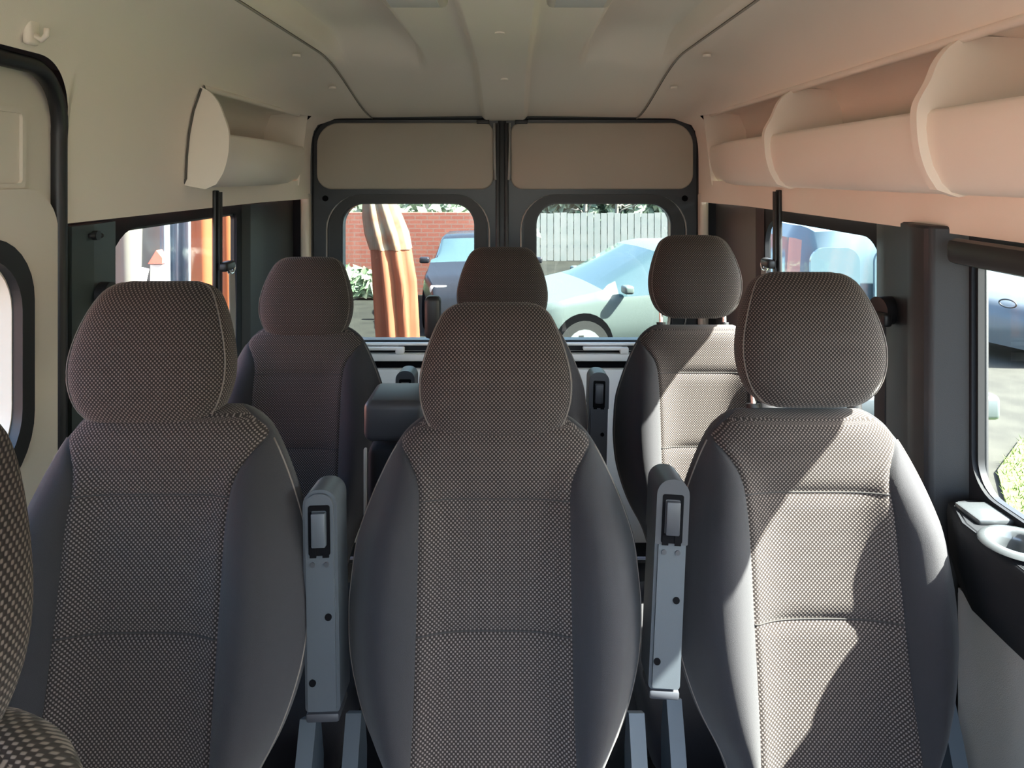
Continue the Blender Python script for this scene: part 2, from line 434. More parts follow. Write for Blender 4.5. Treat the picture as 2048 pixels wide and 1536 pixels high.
# right ledge with cup holder, lower wall panel
led = empty('side_ledge', (.84, .2, .98)); tag(led, 'dark armrest ledge with a round cup well under the right side window', 'ledge')
LX = .750
prof = [(.868, 1.003), (.86, 1.000), (.82, .985), (.78, .985), (LX+.012, .978), (LX, .962), (LX+.004, .90), (LX+.02, .84), (LX+.05, .825), (.868, .825)]
yy = [-1.2+i*2.5/30 for i in range(31)]
# ledge top has a cup well: build as plate with hole
CX, CY, CR = .797, 1.135, .037
panel('ledge_top', [(LX+.008, -1.2), (.868, -1.2), (.868, 1.31), (.80, 1.30), (LX+.03, 1.28), (LX+.008, 1.22)], [[(CX+CR*math.cos(a), CY+CR*math.sin(a)) for a in [2*pi*i/32 for i in range(32)]]],
      lambda a, b, d: (a-.84, b-.2, .985-.98+d), -.012, M['char'], led)
V = []; pp = [(LX+.012, .986), (LX+.003, .982), (LX, .97), (LX+.004, .90), (LX+.02, .84), (LX+.05, .825), (.868, .825)]
for y in yy+[1.30]: V += [(x-.84+(.03*sst(1.2, 1.31, y) if x < .86 else 0), y-.2, z-.98) for x, z in pp]
k = len(pp); obj('side_panel', V, [(i*k+j, i*k+j+1, (i+1)*k+j+1, (i+1)*k+j) for i in range(len(yy)) for j in range(k-1)], M['char'], led)
wellp = [(CR+.022, .0065), (CR+.018, .011), (CR+.006, .012), (CR, .008), (CR-.002, -.01), (CR-.006, -.055), (.001, -.058)]
V = []; seg = 40
for (rr, z) in wellp:
    for i in range(seg):
        a = 2*pi*i/seg; V.append((CX-.84+rr*math.cos(a), CY-.2+rr*math.sin(a), .005+z))
Fc = [(j*seg+i, j*seg+(i+1) % seg, (j+1)*seg+(i+1) % seg, (j+1)*seg+i) for j in range(len(wellp)-1) for i in range(seg)]
Mring = mat('cup_ring_gloss', (.05, .055, .06), .15)
obj('cup_holder', V, Fc, Mring, led)
box('tray', (.815-.84, 1.245-.2, .008), (.07, .07, .012), Mring, led, .004)
struct(panel('trim_12', [(-1.2, 0), (1.3, 0), (1.3, .83), (-1.2, .83)], [], on_side(.80), .02, M['wallgrey']))
struct(panel('trim_13', [(1.3, 0), (2.9, 0), (2.9, .80), (1.3, .80)], [], on_side(.822), .012, M['wallgrey']))

# ---------------------------------------------------------------- sliding door on the left
d3 = struct(empty('door_3', (XC-.838, .3, 0)), 'beige lined sliding door at the left edge of the photo')
fD = lambda a, b, d: (d-.01, a-.3, b)
panel('door_panel', rrect(-.9, 1.395, .05, 1.775, [.02, .12, .12, .02]), [rrect(-.55, 1.275, 1.06, 1.43, .10)], lambda a, b, d: (d-.012, a-.3, b), -.035, M['beige'], d3)
ring('window_surround', rrect(-.70, 1.385, .93, 1.545, .09), rrect(-.575, 1.30, 1.035, 1.455, .11), lambda a, b, d: (d-.012, a-.3, b), .014, M['beige'], d3)
ring('window_rubber', rrect(-.585, 1.31, 1.025, 1.465, .12), rrect(-.55, 1.277, 1.058, 1.432, .10), lambda a, b, d: (d-.012, a-.3, b), .018, M['rubber'], d3)
panel('pane', rrect(-.56, 1.285, 1.05, 1.44, .10), [], lambda a, b, d: (d-.035, a-.3, b), -.004, M['glass'], d3)
ring('raised_edge', rrect(.5, 1.305, 1.545, 1.69, .015), rrect(.51, 1.295, 1.555, 1.68, .008), lambda a, b, d: (d-.012, a-.3, b), .006, M['beige'], d3)
box('seam_line', (-.009, .86, 1.10), (.003, .18, .003), M['liner_dark'], d3)
# black rubber round the door opening
pts = [(XC-.842, 1.395, z) for z in (0, .3, .6, .9, 1.2, 1.4, 1.55, 1.64)]
for i in range(1, 11):
    a = pi/2*i/10; pts.append((XC-.842+.022*i/10, 1.275+.12*math.cos(a), 1.645+.12*math.sin(a)))
pts += [(XC-.818, y, 1.766) for y in (1.1, .8, .4, 0, -.6, -1.2)]
seal = struct(tube('trim_14', pts, .015, M['rubber'], None, 10, flat=1.0, up=Vector((1, 0, 0))))
struct(box('trim_15', (XC-.862, 1.42, .74), (.03, .03, 1.46), M['rubber'], None, .008))
hook = empty('coat_hook', (XC-.785, 1.235, 1.82)); tag(hook, 'small beige coat hook on the left headliner above the sliding door', 'hook')
box('hook_plate', (-.004, 0, 0), (.014, .030, .058), M['liner'], hook, .006, 3)
tube('hook_arm', [(.002, 0, -.012), (.014, 0, -.020), (.022, 0, -.012), (.023, 0, .0)], .005, M['liner'], hook, 8, up=Vector((0, 1, 0)))

# ---------------------------------------------------------------- rear doors
YD = 2.945
def rear_door(name, x0, x1, gx0, gx1, label, mirror):
    root = struct(empty(name, ((x0+x1)/2, YD, 0)), label)
    cx = (x0+x1)/2
    f = lambda a, b, d: (a-cx, d, b)
    orr = [.01, .01, .09, .01] if not mirror else [.01, .09, .01, .01]
    panel('door_shell', rrect(x0, x1, .02, 1.797, orr), [rrect(gx0, gx1, .90, 1.452, .085)], f, .05, M['door'], root)
    ring('window_recess', rrect(gx0-.052, gx1+.052, .86, 1.492, .13), rrect(gx0-.006, gx1+.006, .894, 1.458, .09), f, -.010, M['rubber'], root)
    o = rrect(gx0-.064, gx1+.062, .86, 1.488, .14)
    tube('edge_bead', [(a-cx, -.006, b) for a, b in o], .0035, M['grey'], root, 6, True, up=Vector((0, 1, 0)))
    panel('pane', rrect(gx0-.004, gx1+.004, .896, 1.456, .085), [], lambda a, b, d: (a-cx, .03+d, b), .004, M['glassr'], root)
    px0, px1 = (x0+.018, x1-.028) if not mirror else (x0+.028, x1-.018)
    rr = [.05, .04, .09, .06] if not mirror else [.06, .09, .04, .05]
    # padded upper panel: domed
    out = rrect(px0, px1, 1.512, 1.782, rr, 8); n = len(out); V = []; Fc = []
    mx, mz = (px0+px1)/2, 1.647
    for q, (sc, dd) in enumerate(((1, 0), (1, -.006), (.985, -.012), (.95, -.015), (.5, -.017), (.001, -.018))):
        for a, b in out:
            ex = (px1-px0)/2; ez = .135
            sx = 1-(1-sc)*(.27 if sc > .9 else 1); sz = sc
            V.append((mx+(a-mx)*sx-cx, dd, mz+(b-mz)*sz))
    for q in range(5):
        for i in range(n): Fc.append((q*n+i, q*n+(i+1) % n, (q+1)*n+(i+1) % n, (q+1)*n+i))
    fix(obj('upper_pad', V, Fc, M['beige_pad'], root))
    # lower trim with grooves and pull handle
    tx0, tx1 = x0+.03, x1-.03
    box('sill', ((tx0+tx1)/2-cx, -.012, .888), (tx1-tx0, .03, .010), M['sill'], root, .003)
    box('slot', ((tx0+tx1)/2-cx, -.004, .868), (tx1-tx0, .006, .030), M['black'], root)
    box('lower_trim', ((tx0+tx1)/2-cx, -.018, .836), (tx1-tx0, .034, .030), M['sill'], root, .006)
    box('groove', ((tx0+tx1)/2-cx, -.006, .806), (tx1-tx0, .012, .030), M['black'], root)
    box('lower_panel', ((tx0+tx1)/2-cx, -.018, .44), (tx1-tx0, .034, .70), M['sill'], root, .010)
    hx = (-.505 if not mirror else .395)
    box('pull_handle', (hx-.03-cx, -.03, .874), (.16, .03, .012), M['sill'], root, .004)
    box('handle_bracket', (hx+.055*(1)-cx, -.03, .866), (.035, .032, .026), M['sill'], root, .005)
    # top hinge arm and lock rod near the meeting edge
    ex = x1-.012 if not mirror else x0+.012
    s = -1 if not mirror else 1
    box('edge_seal', (ex-cx, -.006, .93), (.016, .02, 1.70), M['rubber'], root, .004)
    tube('lock_rod', [(ex+s*.012-cx, -.018, 1.78), (ex+s*.012-cx, -.020, 1.60), (ex+s*.010-cx, -.018, 1.55)], .006, M['grey'], root, 8)
    box('latch', (ex+s*.06-cx, -.014, 1.785), (.05, .03, .018), M['rubber'], root, .003)
    cyl('screw', ((x0+.05 if not mirror else x1-.05)-cx, -.004, 1.475), ((x0+.05 if not mirror else x1-.05)-cx, .002, 1.475), .012, M['black'], root)
    return root
rear_door('door_1', -.808, -.046, -.687, -.154, 'left rear door, its window showing the red brick wall', False)
rear_door('door_2', -.034, .752, .100, .644, 'right rear door, its window showing the silver car', True)
struct(box('trim_16', (XC, YD+.02, .93), (1.62, .03, 1.80), M['black'])).name = 'trim_16'
bpy.data.objects.remove(bpy.data.objects['trim_16'])
struct(box('trim_18', (-.040, YD+.012, .905), (.034, .03, 1.79), M['rubber'], None, .004))
# frame around the rear doors
fr = rrect(-.822, .766, -.02, 1.808, [.02, .10, .10, .02]); fo = rrect(-1.0, .94, -.05, 2.06, [.02, .10, .10, .02])
struct(ring('trim_16', fo, fr, lambda a, b, d: (a, YD+d, b), .06, M['char']))
tube_o = rrect(-.815, .759, 0, 1.803, [.02, .10, .10, .02])
struct(tube('trim_17', [(a, YD-.004, b) for a, b in tube_o], .009, M['rubber'], None, 8, True, up=Vector((0, 1, 0))))

# ---------------------------------------------------------------- seats
LEAN = .20; LA = math.atan(LEAN)
WT = [(0, .13), (.06, .135), (.12, .15), (.189, .170), (.252, .203), (.302, .2225), (.364, .238), (.431, .243), (.468, .2412), (.53, .2345), (.568, .2235), (.616, .205), (.668, .180), (.70, .160), (.715, .146), (.728, .128), (.735, .112)]
PT = [(0, .130), (.189, .127), (.263, .124), (.384, .122), (.600, .122), (.636, .128), (.665, .144), (.690, .162), (.70, .156), (.735, .11)]
SE1, SE2 = .604, .408
def lean(x, y, h):                                     # back coordinates -> seat space (h up the back, y backwards)
    return (x, y*math.cos(LA)+h*math.sin(LA), .45-y*math.sin(LA)+h*math.cos(LA))
def backrest(root, mname='dots', cols=12):
    hs = [0]+[.735*i/56 for i in range(1, 50)]+[.652+.01*i for i in range(0, 6)]+[.70, .706, .712, .718, .723, .727, .730, .7325, .7345, .735]
    hs += [SE1-.006, SE1-.003, SE1, SE1+.003, SE1+.006, SE2-.006, SE2-.003, SE2, SE2+.003, SE2+.006]
    hs = sorted(set(round(h, 4) for h in hs))
    us_b = [-1+i/8*1 for i in range(9)]                # bolster parameter -1..0 mapped outside-in
    def section(h):
        W = smi(WT, h); P = min(smi(PT, h), W*.97)
        cap = math.sqrt(max(0, 1-(max(0, h-.690)/.0455)**2)) if h > .690 else 1
        capb = max(cap, .02)
        pts = []
        def front(x):
            s = min(1, abs(x)/W)
            base = .046*(1-s**5)**.5
            bol = .074*math.exp(-((abs(x)-(P+W)/2*1.0)/(.42*(W-P)+.018))**2)*sst(.73, .54, h)*sst(-.02, .1, h)
            y = base+bol*(1-s**6)
            inp = abs(x) < P
            if inp:
                t = 1-(abs(x)/P)**4
                seg = .006*t*(1-math.exp(-((h-SE1)/.010)**2)*1.0)*(1-math.exp(-((h-SE2)/.010)**2))
                y += seg+.003*t
                lum = .010*t*math.exp(-((h-.20)/.10)**2)
                y += lum
            y -= .005*math.exp(-((abs(x)-P)/.004)**2)
            return -y*capb
        xs_ = []
        nb = 10; ni = 22
        for i in range(nb): xs_.append(-W+(W-P)*(1-math.cos(pi*i/nb))/2)
        for i in range(ni+1): xs_.append(-P*math.cos(pi*i/ni) if True else 0)
        for i in range(1, nb+1): xs_.append(P+(W-P)*(1-math.cos(pi*i/nb))/2)
        fr = [(x, front(x)) for x in xs_]
        bk = []
        m = 14
        for i in range(1, m):
            x = W*math.cos(pi*i/m); s = abs(x)/W
            bk.append((x, .060*(1-s**6)**.5*capb))
        return fr, bk, nb, ni
    V = []; UV = []; n = None
    for h in hs:
        fr, bk, nb, ni = section(h)
        loop = fr+bk; n = len(loop)
        for (x, y) in loop: V.append(lean(x, y, h)); UV.append((x, h+y*sst(.712, .722, h)))
    nf = nb+ni+nb+1
    cen = []; rest = []
    for i in range(len(hs)-1):
        for j in range(n):
            k = (j+1) % n
            f = (i*n+j, i*n+k, (i+1)*n+k, (i+1)*n+j)
            (cen if nb <= j < nb+ni else rest).append(f)
    rest.append(tuple(range(n))[::-1]); rest.append(tuple((len(hs)-1)*n+j for j in range(n)))
    def sub(faces):
        ids = sorted({v for f in faces for v in f}); mp = {v: i for i, v in enumerate(ids)}
        return [V[i] for i in ids], [tuple(mp[v] for v in f) for f in faces], [UV[i] for i in ids]
    UV2 = [(V[i][0], V[i][2]+1.0*V[i][1]) for i in range(len(V))]; UVk = UV; UV = UV2
    v, f, u = sub(rest); UV = UVk; b = obj('backrest', v, f, M['plain'], root, True, u)
    v, f, u = sub(cen); c = obj('centre_panel', v, f, M[mname], root, True, u)
    c['label'] = 'dotted woven centre panel'
    # seam threads
    for SE in (SE1, SE2):
        pts = []
        fr, bk, nb, ni = section(SE)
        for (x, y) in fr[nb:nb+ni+1]: pts.append(lean(x, y-.0003, SE))
        tube('seam', pts, .0013, M['seam'], c, 5)
    # piping down both outer edges
    for s in (-1, 1):
        pts = []
        for h in [.10+.6*i/36 for i in range(37)]:
            W = smi(WT, h); x = s*(W*.985); sN = .985
            y = -.046*(1-sN**5)**.5-.002
            if h > .69: continue
            pts.append(lean(x, y*1.0, h))
        tube('piping', pts, .0016, M['pipe'], b, 6)
    return b
HT_ = [(1.134, .060), (1.139, .080), (1.145, .094), (1.165, .115), (1.199, .1290), (1.234, .1325), (1.268, .1275), (1.311, .1140), (1.346, .0975), (1.357, .087), (1.364, .074), (1.369, .055)]
def headrest(root, up=0, mname='dots', sc=1.0, hx=0):
    z0, z1 = 1.134, 1.369
    zs = [z0+(z1-z0)*(1-math.cos(pi*i/30))/2 for i in range(31)]
    n = 48; V = []; UV = []; Fc = []
    for z in zs:
        t = (z-z0)/(z1-z0)
        W = smi(HT_, z)*sc
        D = .056*(max(0, 1-abs(2*t-1)**3.2))**.42+.002
        h = (z-.45)/math.cos(LA)
        cy = .010-.012*math.sin(pi*t)
        i0 = len(V)
        for k in range(n):
            a = 2*pi*k/n
            ca, sa = math.cos(a), math.sin(a)
            x = W*math.copysign(abs(ca)**.62, ca); y = cy-D*math.copysign(abs(sa)**.75, sa)
            p = lean(x, y, h)
            V.append((p[0]+hx, p[1]-.02, p[2]+up))
        us = [0]*n
        for d in (1, -1):
            acc = 0
            for q in range(1, n//2+(1 if d > 0 else 0)):
                a_, b_ = V[i0+(n//4+d*(q-1)) % n], V[i0+(n//4+d*q) % n]
                acc += math.hypot(a_[0]-b_[0], a_[1]-b_[1]); us[(n//4+d*q) % n] = -d*acc
        UV += [(u, z) for u in us]
    m = len(zs)
    for i in range(m-1):
        for k in range(n): Fc.append((i*n+k, i*n+(k+1) % n, (i+1)*n+(k+1) % n, (i+1)*n+k))
    Fc.append(tuple(range(n))[::-1]); Fc.append(tuple((m-1)*n+k for k in range(n)))
    hr = fix(obj('headrest', V, Fc, M[mname], root, True, UV))
    # perimeter piping on the headrest edge
    pts = []
    zz = [z0+.004+(z1-z0-.008)*(1-math.cos(pi*i/24))/2 for i in range(25)]
    def rim(s, z):
        t = (z-z0)/(z1-z0); W = smi(HT_, z)*sc*.965; D = .056*(max(0, 1-abs(2*t-1)**3.2))**.42
        p = lean(s*W, .010-.012*math.sin(pi*t)-D*.50, (z-.45)/math.cos(LA)); return (p[0]+hx, p[1]-.02, p[2]+up)
    loop = [rim(-1, z) for z in zz]+[rim(1, z) for z in reversed(zz)]
    tube('piping', loop, .0014, M['pipe'], hr, 5, True)
    for s in (-1, 1):
        a = lean(s*.098*.8, .012, .715); b_ = lean(s*.098*.8, .012, .76)
        x = s*.092+hx
        pa = lean(x, .012, .70); pb = lean(x, .012, .79)
        cyl('headrest_post', pa, (pb[0], pb[1], pb[2]+up), .006, M['chrome'], root, 12)
        pc = lean(x, .012, .728); pd = lean(x, .012, .742)
        cyl('post_sleeve', pc, pd, .013, M['rubber'], root, 14)
    return hr
def armrest(root, x, y, ztop, length, lean_x, dark=False, wdt=.054, m=None, side_face=1):
    """arm folded upright beside the backrest; slim box with rounded top and recess"""
    m = m or M['armp']
    T = Matrix.Translation((x, y, ztop-length)) @ Matrix.Rotation(-lean_x, 4, 'Y') @ Matrix.Rotation(-LA*.35, 4, 'X')
    def tr(o):
        o.data.transform(T); return o
    out = rrect(-wdt/2, wdt/2, 0, length, [.008, .024, .024, .008], 6)
    bm = bmesh.new(); vs = [bm.verts.new((a, 0, b)) for a, b in out]; f = bm.faces.new(vs)
    r = bmesh.ops.extrude_face_region(bm, geom=[f])
    for g in r['geom']:
        if isinstance(g, bmesh.types.BMVert): g.co.y = .075
    bmesh.ops.bevel(bm, geom=[e for e in bm.edges if abs(e.verts[0].co.y-e.verts[1].co.y) < 1e-6], offset=.005, segments=2, affect='EDGES')
    a = autosm(bm_obj('armrest', bm, m, root)); tr(a)
    zt = length
    tr(ring('lever_slot', rrect(-.017, .017, zt-.098, zt-.022, .004), rrect(-.012, .012, zt-.086, zt-.030, .003), lambda p, q, d: (p, d-.0015, q), .004, M['black'], a))
    tr(box('release_lever', (0, -.004, zt-.058), (.022, .009, .052), m if not dark else M['armdark'], a, .002))
    for s in (-1, 1):
        tr(box('slot', (s*.010, -.0008, zt-.092), (.010, .003, .018), M['black'], a))
        tr(cyl('screw', (s*.011, -.0018, zt-.112), (s*.011, .002, zt-.112), .004, M['armdark'], a, 12))
    tr(cyl('hole', (.012, -.0012, length*.43), (.012, .002, length*.43), .0055, M['black'], a, 16))
    tr(cyl('hole', (-.014, -.0012, length*.14), (-.014, .002, length*.14), .0055, M['black'], a, 16))
    tr(box('bottom_cap', (0, .03, -.006), (wdt*.96, .06, .014), M['armdark'], a, .004))
    if dark:
        tr(panel('top_cap', rrect(-wdt/2-.0012, wdt/2+.0012, length-.10, length+.0012, [.002, .024, .024, .002], 6), [], lambda p, q, d: (p, d-.0011, q), .078, M['armdark'], a))
    return a
def cushion_and_base(root, width=.25):
    # seat cushion as lofted rounded block
    n = 32; rows = []
    for (yy, zt, W) in ((.12, .40, .18), (.10, .455, .21), (.02, .472, .225), (-.12, .468, .235), (-.28, .472, .24), (-.38, .478, .24), (-.43, .468, .235), (-.455, .44, .22), (-.458, .40, .20)):
        zb = .34
        row = []
        for k in range(n):
            a = 2*pi*k/n; ca, sa = math.cos(a), math.sin(a)
            row.append((W*math.copysign(abs(ca)**.35, ca), yy, (zt+zb)/2+(zt-zb)/2*math.copysign(abs(sa)**.5, sa)))
        rows.append(row)
    V = [v for r_ in rows for v in r_]; m = len(rows)
    Fc = [(i*n+k, i*n+(k+1) % n, (i+1)*n+(k+1) % n, (i+1)*n+k) for i in range(m-1) for k in range(n)]+[tuple(range(n))[::-1], tuple((m-1)*n+k for k in range(n))]
    fix(obj('cushion', V, Fc, M['plain'], root, True, [(v[0], v[1]) for v in V]))
    box('base', (0, -.16, .30), (.40, .44, .10), M['char'], root, .015)
    for s in (-1, 1):
        for yb in (-.34, .02):
            box('leg', (s*.16, yb, .126), (.04, .05, .25), M['char'], root, .006)
        # hinge cover: curved plastic shell at the foot of the back
        out = [(-.10, .33), (.10, .33), (.16, .46), (.165, .60), (.145, .675), (.118, .69), (.095, .64), (.06, .55), (-.02, .46), (-.09, .40)]
        panel('hinge_cover', out, [], lambda a, b, d, s=s: (s*(.222+d), a-.035, b), .026, M['hinge'], root)
def make_seat(name, x, y, dz=0, up=0, label='', group='', hx=0, sc=1.0):
    root = empty(name, (x, y, 0)); tag(root, label, 'seat', group)
    inner = root
    backrest(root); headrest(root, up, 'dots', sc, hx); cushion_and_base(root)
    if dz:
        for ch in root.children:
            if ch.name.split('.')[0] not in ('base', 'leg'): ch.location.z += dz
    return root
OY = .015       # front face bulge allowance
G2 = 'dotted fabric seats of the middle row'; G3 = 'dotted fabric seats of the rear row'
s_l = make_seat('passenger_seat', -.558, 1.050+OY, .018, .004, 'dotted brown-grey seat at the left of the middle row, beside the sliding door', G2, -.034, 1.0)
s_c = make_seat('passenger_seat', -.028, 1.106+OY, -.014, -.010, 'centre seat of the middle row with its headrest pushed down onto the backrest', G2)
s_r = make_seat('passenger_seat', .514, 1.150+OY, -.022, .046, 'right seat of the middle row with a patch of sunlight across its backrest', G2, .018, .985)
t_l = make_seat('passenger_seat', -.590, 1.936+OY, -.037, 0, 'rear left seat in shade under the left storage bin', G3)
t_c = make_seat('passenger_seat', -.028, 1.955+OY, -.010, 0, 'rear centre seat mostly hidden behind the middle row centre seat', G3)
t_r = make_seat('passenger_seat', .526, 1.940+OY, -.034, .060, 'rear right seat, sunlit, with raised headrest on chrome posts', G3)
f_l = make_seat('passenger_seat', -.452, .315+OY, .045, .0, 'nearest seat cut off in the lower left corner, its coarse dots large', 'dotted fabric seat of the front row')
for ch in f_l.children:
    if ch.name.startswith('backrest'): ch.data.materials[0] = M['dots']
# armrests (each a part of its seat)
def arm_at(seat, x, y, ztop, length, leanx, **k):
    armrest(seat, x-seat.location.x, y-seat.location.y, ztop, length, leanx, **k)
arm_at(s_l, -.292, 1.115, 1.075, .335, math.radians(-2.0)*-1)
arm_at(s_r, .240, 1.140, 1.082, .325, math.radians(-3.5), dark=True, wdt=.050)
arm_at(t_r, .238, 2.035, 1.010, .30, math.radians(-2), dark=True, m=M['armdark'])
arm_at(t_c, -.305, 2.05, 1.010, .30, 0, dark=True, m=M['armdark'], wdt=.052)
# belt guide on rear centre seat shoulder
bg_ = box('belt_guide', (-.198, .10, 1.165), (.045, .05, .12), M['rubber'], t_c, .014, 3)
# folded console armrest between rear left and centre seat
con = empty('console_box', (-.258, 1.66, 0)); tag(con, 'dark grey moulded box behind the gap between left and centre middle seats', 'console')
box('lid', (0, 0, 1.03), (.135, .16, .09), M['armdark'], con, .018, 4)
box('body', (0, .01, .72), (.125, .14, .50), M['char'], con, .02, 3)
box('edge_strip', (-.064, -.068, .72), (.006, .012, .50), M['grey'], con, .002)
box('foot', (-.05, .01, .22), (.055, .14, .44), M['char'], con, .01)

# ---------------------------------------------------------------- seat belts
def belt(name, side, yb, label, x=None):
    x = x if x is not None else XC+side*.828
    root = empty(name, (x, yb, 1.0)); tag(root, label, 'seat belt')
    f = lambda dx, dy, z: (dx*side, dy, z-1.0)
    box('rail', (.008*side, 0, .295), (.012, .030, .46), M['rubber'], root, .004)
    box('webbing_upper', (-.004*side, .005, .36), (.003, .022, .32), M['strapdk'], root, .001)
    bm = bmesh.new(); add_box(bm, (-.012*side, .03, .30), (.03, .07, .028), .009, 3); autosm(bm_obj('guide', bm, M['rubber'], root))
    tube('loop', [(-.02*side, .045+.022*math.cos(a), .292+.016*math.sin(a)) for a in [2*pi*i/16 for i in range(16)]], .005, M['chrome'], root, 6, True, up=Vector((1, 0, 0)))
    V = []
    for (y, z, hw) in ((.045, .285, .020), (.05, .18, .022), (.045, .05, .024), (.03, -.2, .024), (.02, -.45, .024)):
        V += [(-.020*side, y-hw, z), (-.020*side, y+hw, z), (-.023*side, y+hw, z), (-.023*side, y-hw, z)]
    Fc = [(i*4+k, i*4+(k+1) % 4, (i+1)*4+(k+1) % 4, (i+1)*4+k) for i in range(4) for k in range(4)]+[(0, 1, 2, 3), (16, 17, 18, 19)]
    fix(obj('strap', V, Fc, M['strap'], root, False))
belt('seat_belt', -1, 2.12, 'grey webbing seat belt on a black rail in front of the orange cloth, left wall')
belt('seat_belt', 1, 2.19, 'seat belt rail crossing the rear right window behind the raised headrest')
bp = empty('seat_belt', (.812, 1.56, 1.35)); tag(bp, 'black seat belt anchor and strap on the right pillar beside the middle row', 'seat belt')
cyl('anchor', (.015, 0, -.07), (-.03, -.01, -.07), .030, M['rubber'], bp, 20)
box('guide', (-.025, -.01, -.085), (.02, .07, .03), M['rubber'], bp, .008, 3)
box('strap', (-.02, .0, -.45), (.004, .045, .72), M['strapdk'], bp, .001)
bq = empty('belt_anchor', (XC-.832, 1.52, 1.32)); tag(bq, 'round dark belt anchor on the left pillar beside the middle left headrest', 'anchor')
cyl('anchor_cap', (0, 0, 0), (.022, 0, 0), .026, M['rubber'], bq, 20); box('strap', (.012, 0, -.35), (.004, .045, .68), M['strapdk'], bq, .001)

# ================================================================ outside
GZ = EYE-2.37
g = struct(box('floor_outside', (0, 12, GZ-.05), (90, 110, .1), M['asphalt'])); g.name = 'ground'
def at(u, v, y): return Vector(((u-1024)*y/F, y, EYE-(v-350)*y/F))
# brick wall
bw = box('brick_wall', (-7.2, 14.5, GZ+.81), (14.0, .25, 1.62), M['brick']); tag(bw, 'sunlit red brick wall seen through the left rear window', 'wall')
box('coping', (0, 0, 0), (1, 1, 1), M['brick']).name = 'tmp'; bpy.data.objects.remove(bpy.data.objects['tmp'])
def leafblob(name, c, s, m, seed, label, cat, n=260, group=None, leafsz=.16):
    rd = random.Random(seed); V = []; Fc = []
    for i in range(n):
        while True:
            p = Vector((rd.uniform(-1, 1), rd.uniform(-1, 1), rd.uniform(-1, 1)))
            if p.length < 1: break
        p = Vector((p.x*s[0], p.y*s[1], p.z*s[2])); a = Vector((rd.uniform(-1, 1), rd.uniform(-1, 1), rd.uniform(-1, 1))).normalized()
        b = a.orthogonal().normalized(); sz = leafsz*rd.uniform(.6, 1.3); k = len(V)
        V += [p+a*sz, p+b*sz*.5, p-a*sz, p-b*sz*.5]; Fc.append((k, k+1, k+2, k+3))
    o = obj(name, V, Fc, m, None, False, loc=c)
    tag(o, label, cat, group); return o
leafblob('hedge', (-4.2, 13.8, GZ+.32), (1.9, .2, .34), M['hedge'], 3, 'low grey-green hedge at the foot of the brick wall', 'hedge', 1400)
leafblob('hedge', (-2.6, 16.2, GZ+1.02), (3.2, .7, 1.05), M['leaf'], 4, 'pale green bushes showing over the top of the brick wall', 'hedge', 2600)
leafblob('hedge', (6.0, 30, GZ+1.9), (9.5, 1.2, 2.1), M['leaf'], 5, 'washed-out pale foliage behind the white fence', 'foliage', 5000, leafsz=.32)
fn = empty('fence', (5.5, 20, GZ)); tag(fn, 'white slatted fence behind the silver car', 'fence')
for i in range(60):
    bx = box('slat', (-5.0+i*.185, 0, .66), (.165, .03, 1.32+.03*math.sin(i*1.7)), M['fence'], fn)
box('rail', (.4, .03, .4), (11, .04, .08), M['fence'], fn); box('rail', (.4, .03, 1.0), (11, .04, .08), M['fence'], fn)
box('post', (.2, -.05, .8), (.10, .08, 1.6), M['grey'], fn)
# bare tree
def tree(name, base, h, seed, label, spread=.5):
    root = empty(name, base); tag(root, label, 'tree', 'bare trees behind the fence')
    rd = random.Random(seed)
    cyl('trunk', (0, 0, 0), (.1, 0, h*.5), .09, M['bark'], root, 8, .05)
    for k in range(8):
        z = h*(.28+.07*k); a = rd.uniform(0, 2*pi); p = Vector((.05, 0, z)); pts = [p.copy()]
        dx = rd.choice((-1, 1))*rd.uniform(.3, 1); 
        for q in range(5):
            p = p+Vector((dx*spread*.5+rd.uniform(-.1, .1), rd.uniform(-.15, .15), rd.uniform(-.12, .30))); pts.append(p.copy())
        tube('branch', pts, .025, M['bark'], root, 5)
for i, (tx, ty) in enumerate(((2.2, 22.5), (3.4, 24), (5.2, 22.8))):
    tree('bare_tree', (tx, ty, GZ), 3.6, 20+i, ['bare tree left of the others behind the white fence', 'middle bare tree behind the white fence', 'bare tree with a slanting branch, furthest right behind the fence'][i])
# closed parasol
def parasol():
    b = at(795, 690, 5.6); root = empty('closed_parasol', (b.x, 5.6, GZ)); tag(root, 'closed orange parasol with a cream top in front of the brick wall', 'parasol')
    def cone(nm, zs, m):
        V = []; seg = 48
        for (z, r_, ox) in zs:
            for i in range(seg):
                a = 2*pi*i/seg; rr = r_*(1+.22*math.cos(8*a+z*1.5)); V.append((ox+rr*math.cos(a), rr*math.sin(a), z))
        Fc = [(j*seg+i, j*seg+(i+1) % seg, (j+1)*seg+(i+1) % seg, (j+1)*seg+i) for j in range(len(zs)-1) for i in range(seg)]
        return fix(obj(nm, V, Fc, m, root))
    cone('orange_canopy', [(.75, .10, .01), (.95, .145, .01), (1.2, .15, .0), (1.55, .15, -.02), (1.80, .135, -.05), (1.86, .10, -.055)], M['orange2'])
    cone('cream_top', [(1.80, .14, -.05), (1.92, .145, -.08), (2.05, .13, -.115), (2.2, .10, -.15), (2.4, .05, -.19), (2.55, .01, -.21)], M['cream'])
    tube('pole', [(0, 0, .05), (0, 0, 1.2), (-.02, 0, 1.6), (-.2, 0, 2.6)], .02, M['grey'], root)
    cyl('base_plate', (0, 0, 0), (0, 0, .06), .25, M['grey'], root)
parasol()
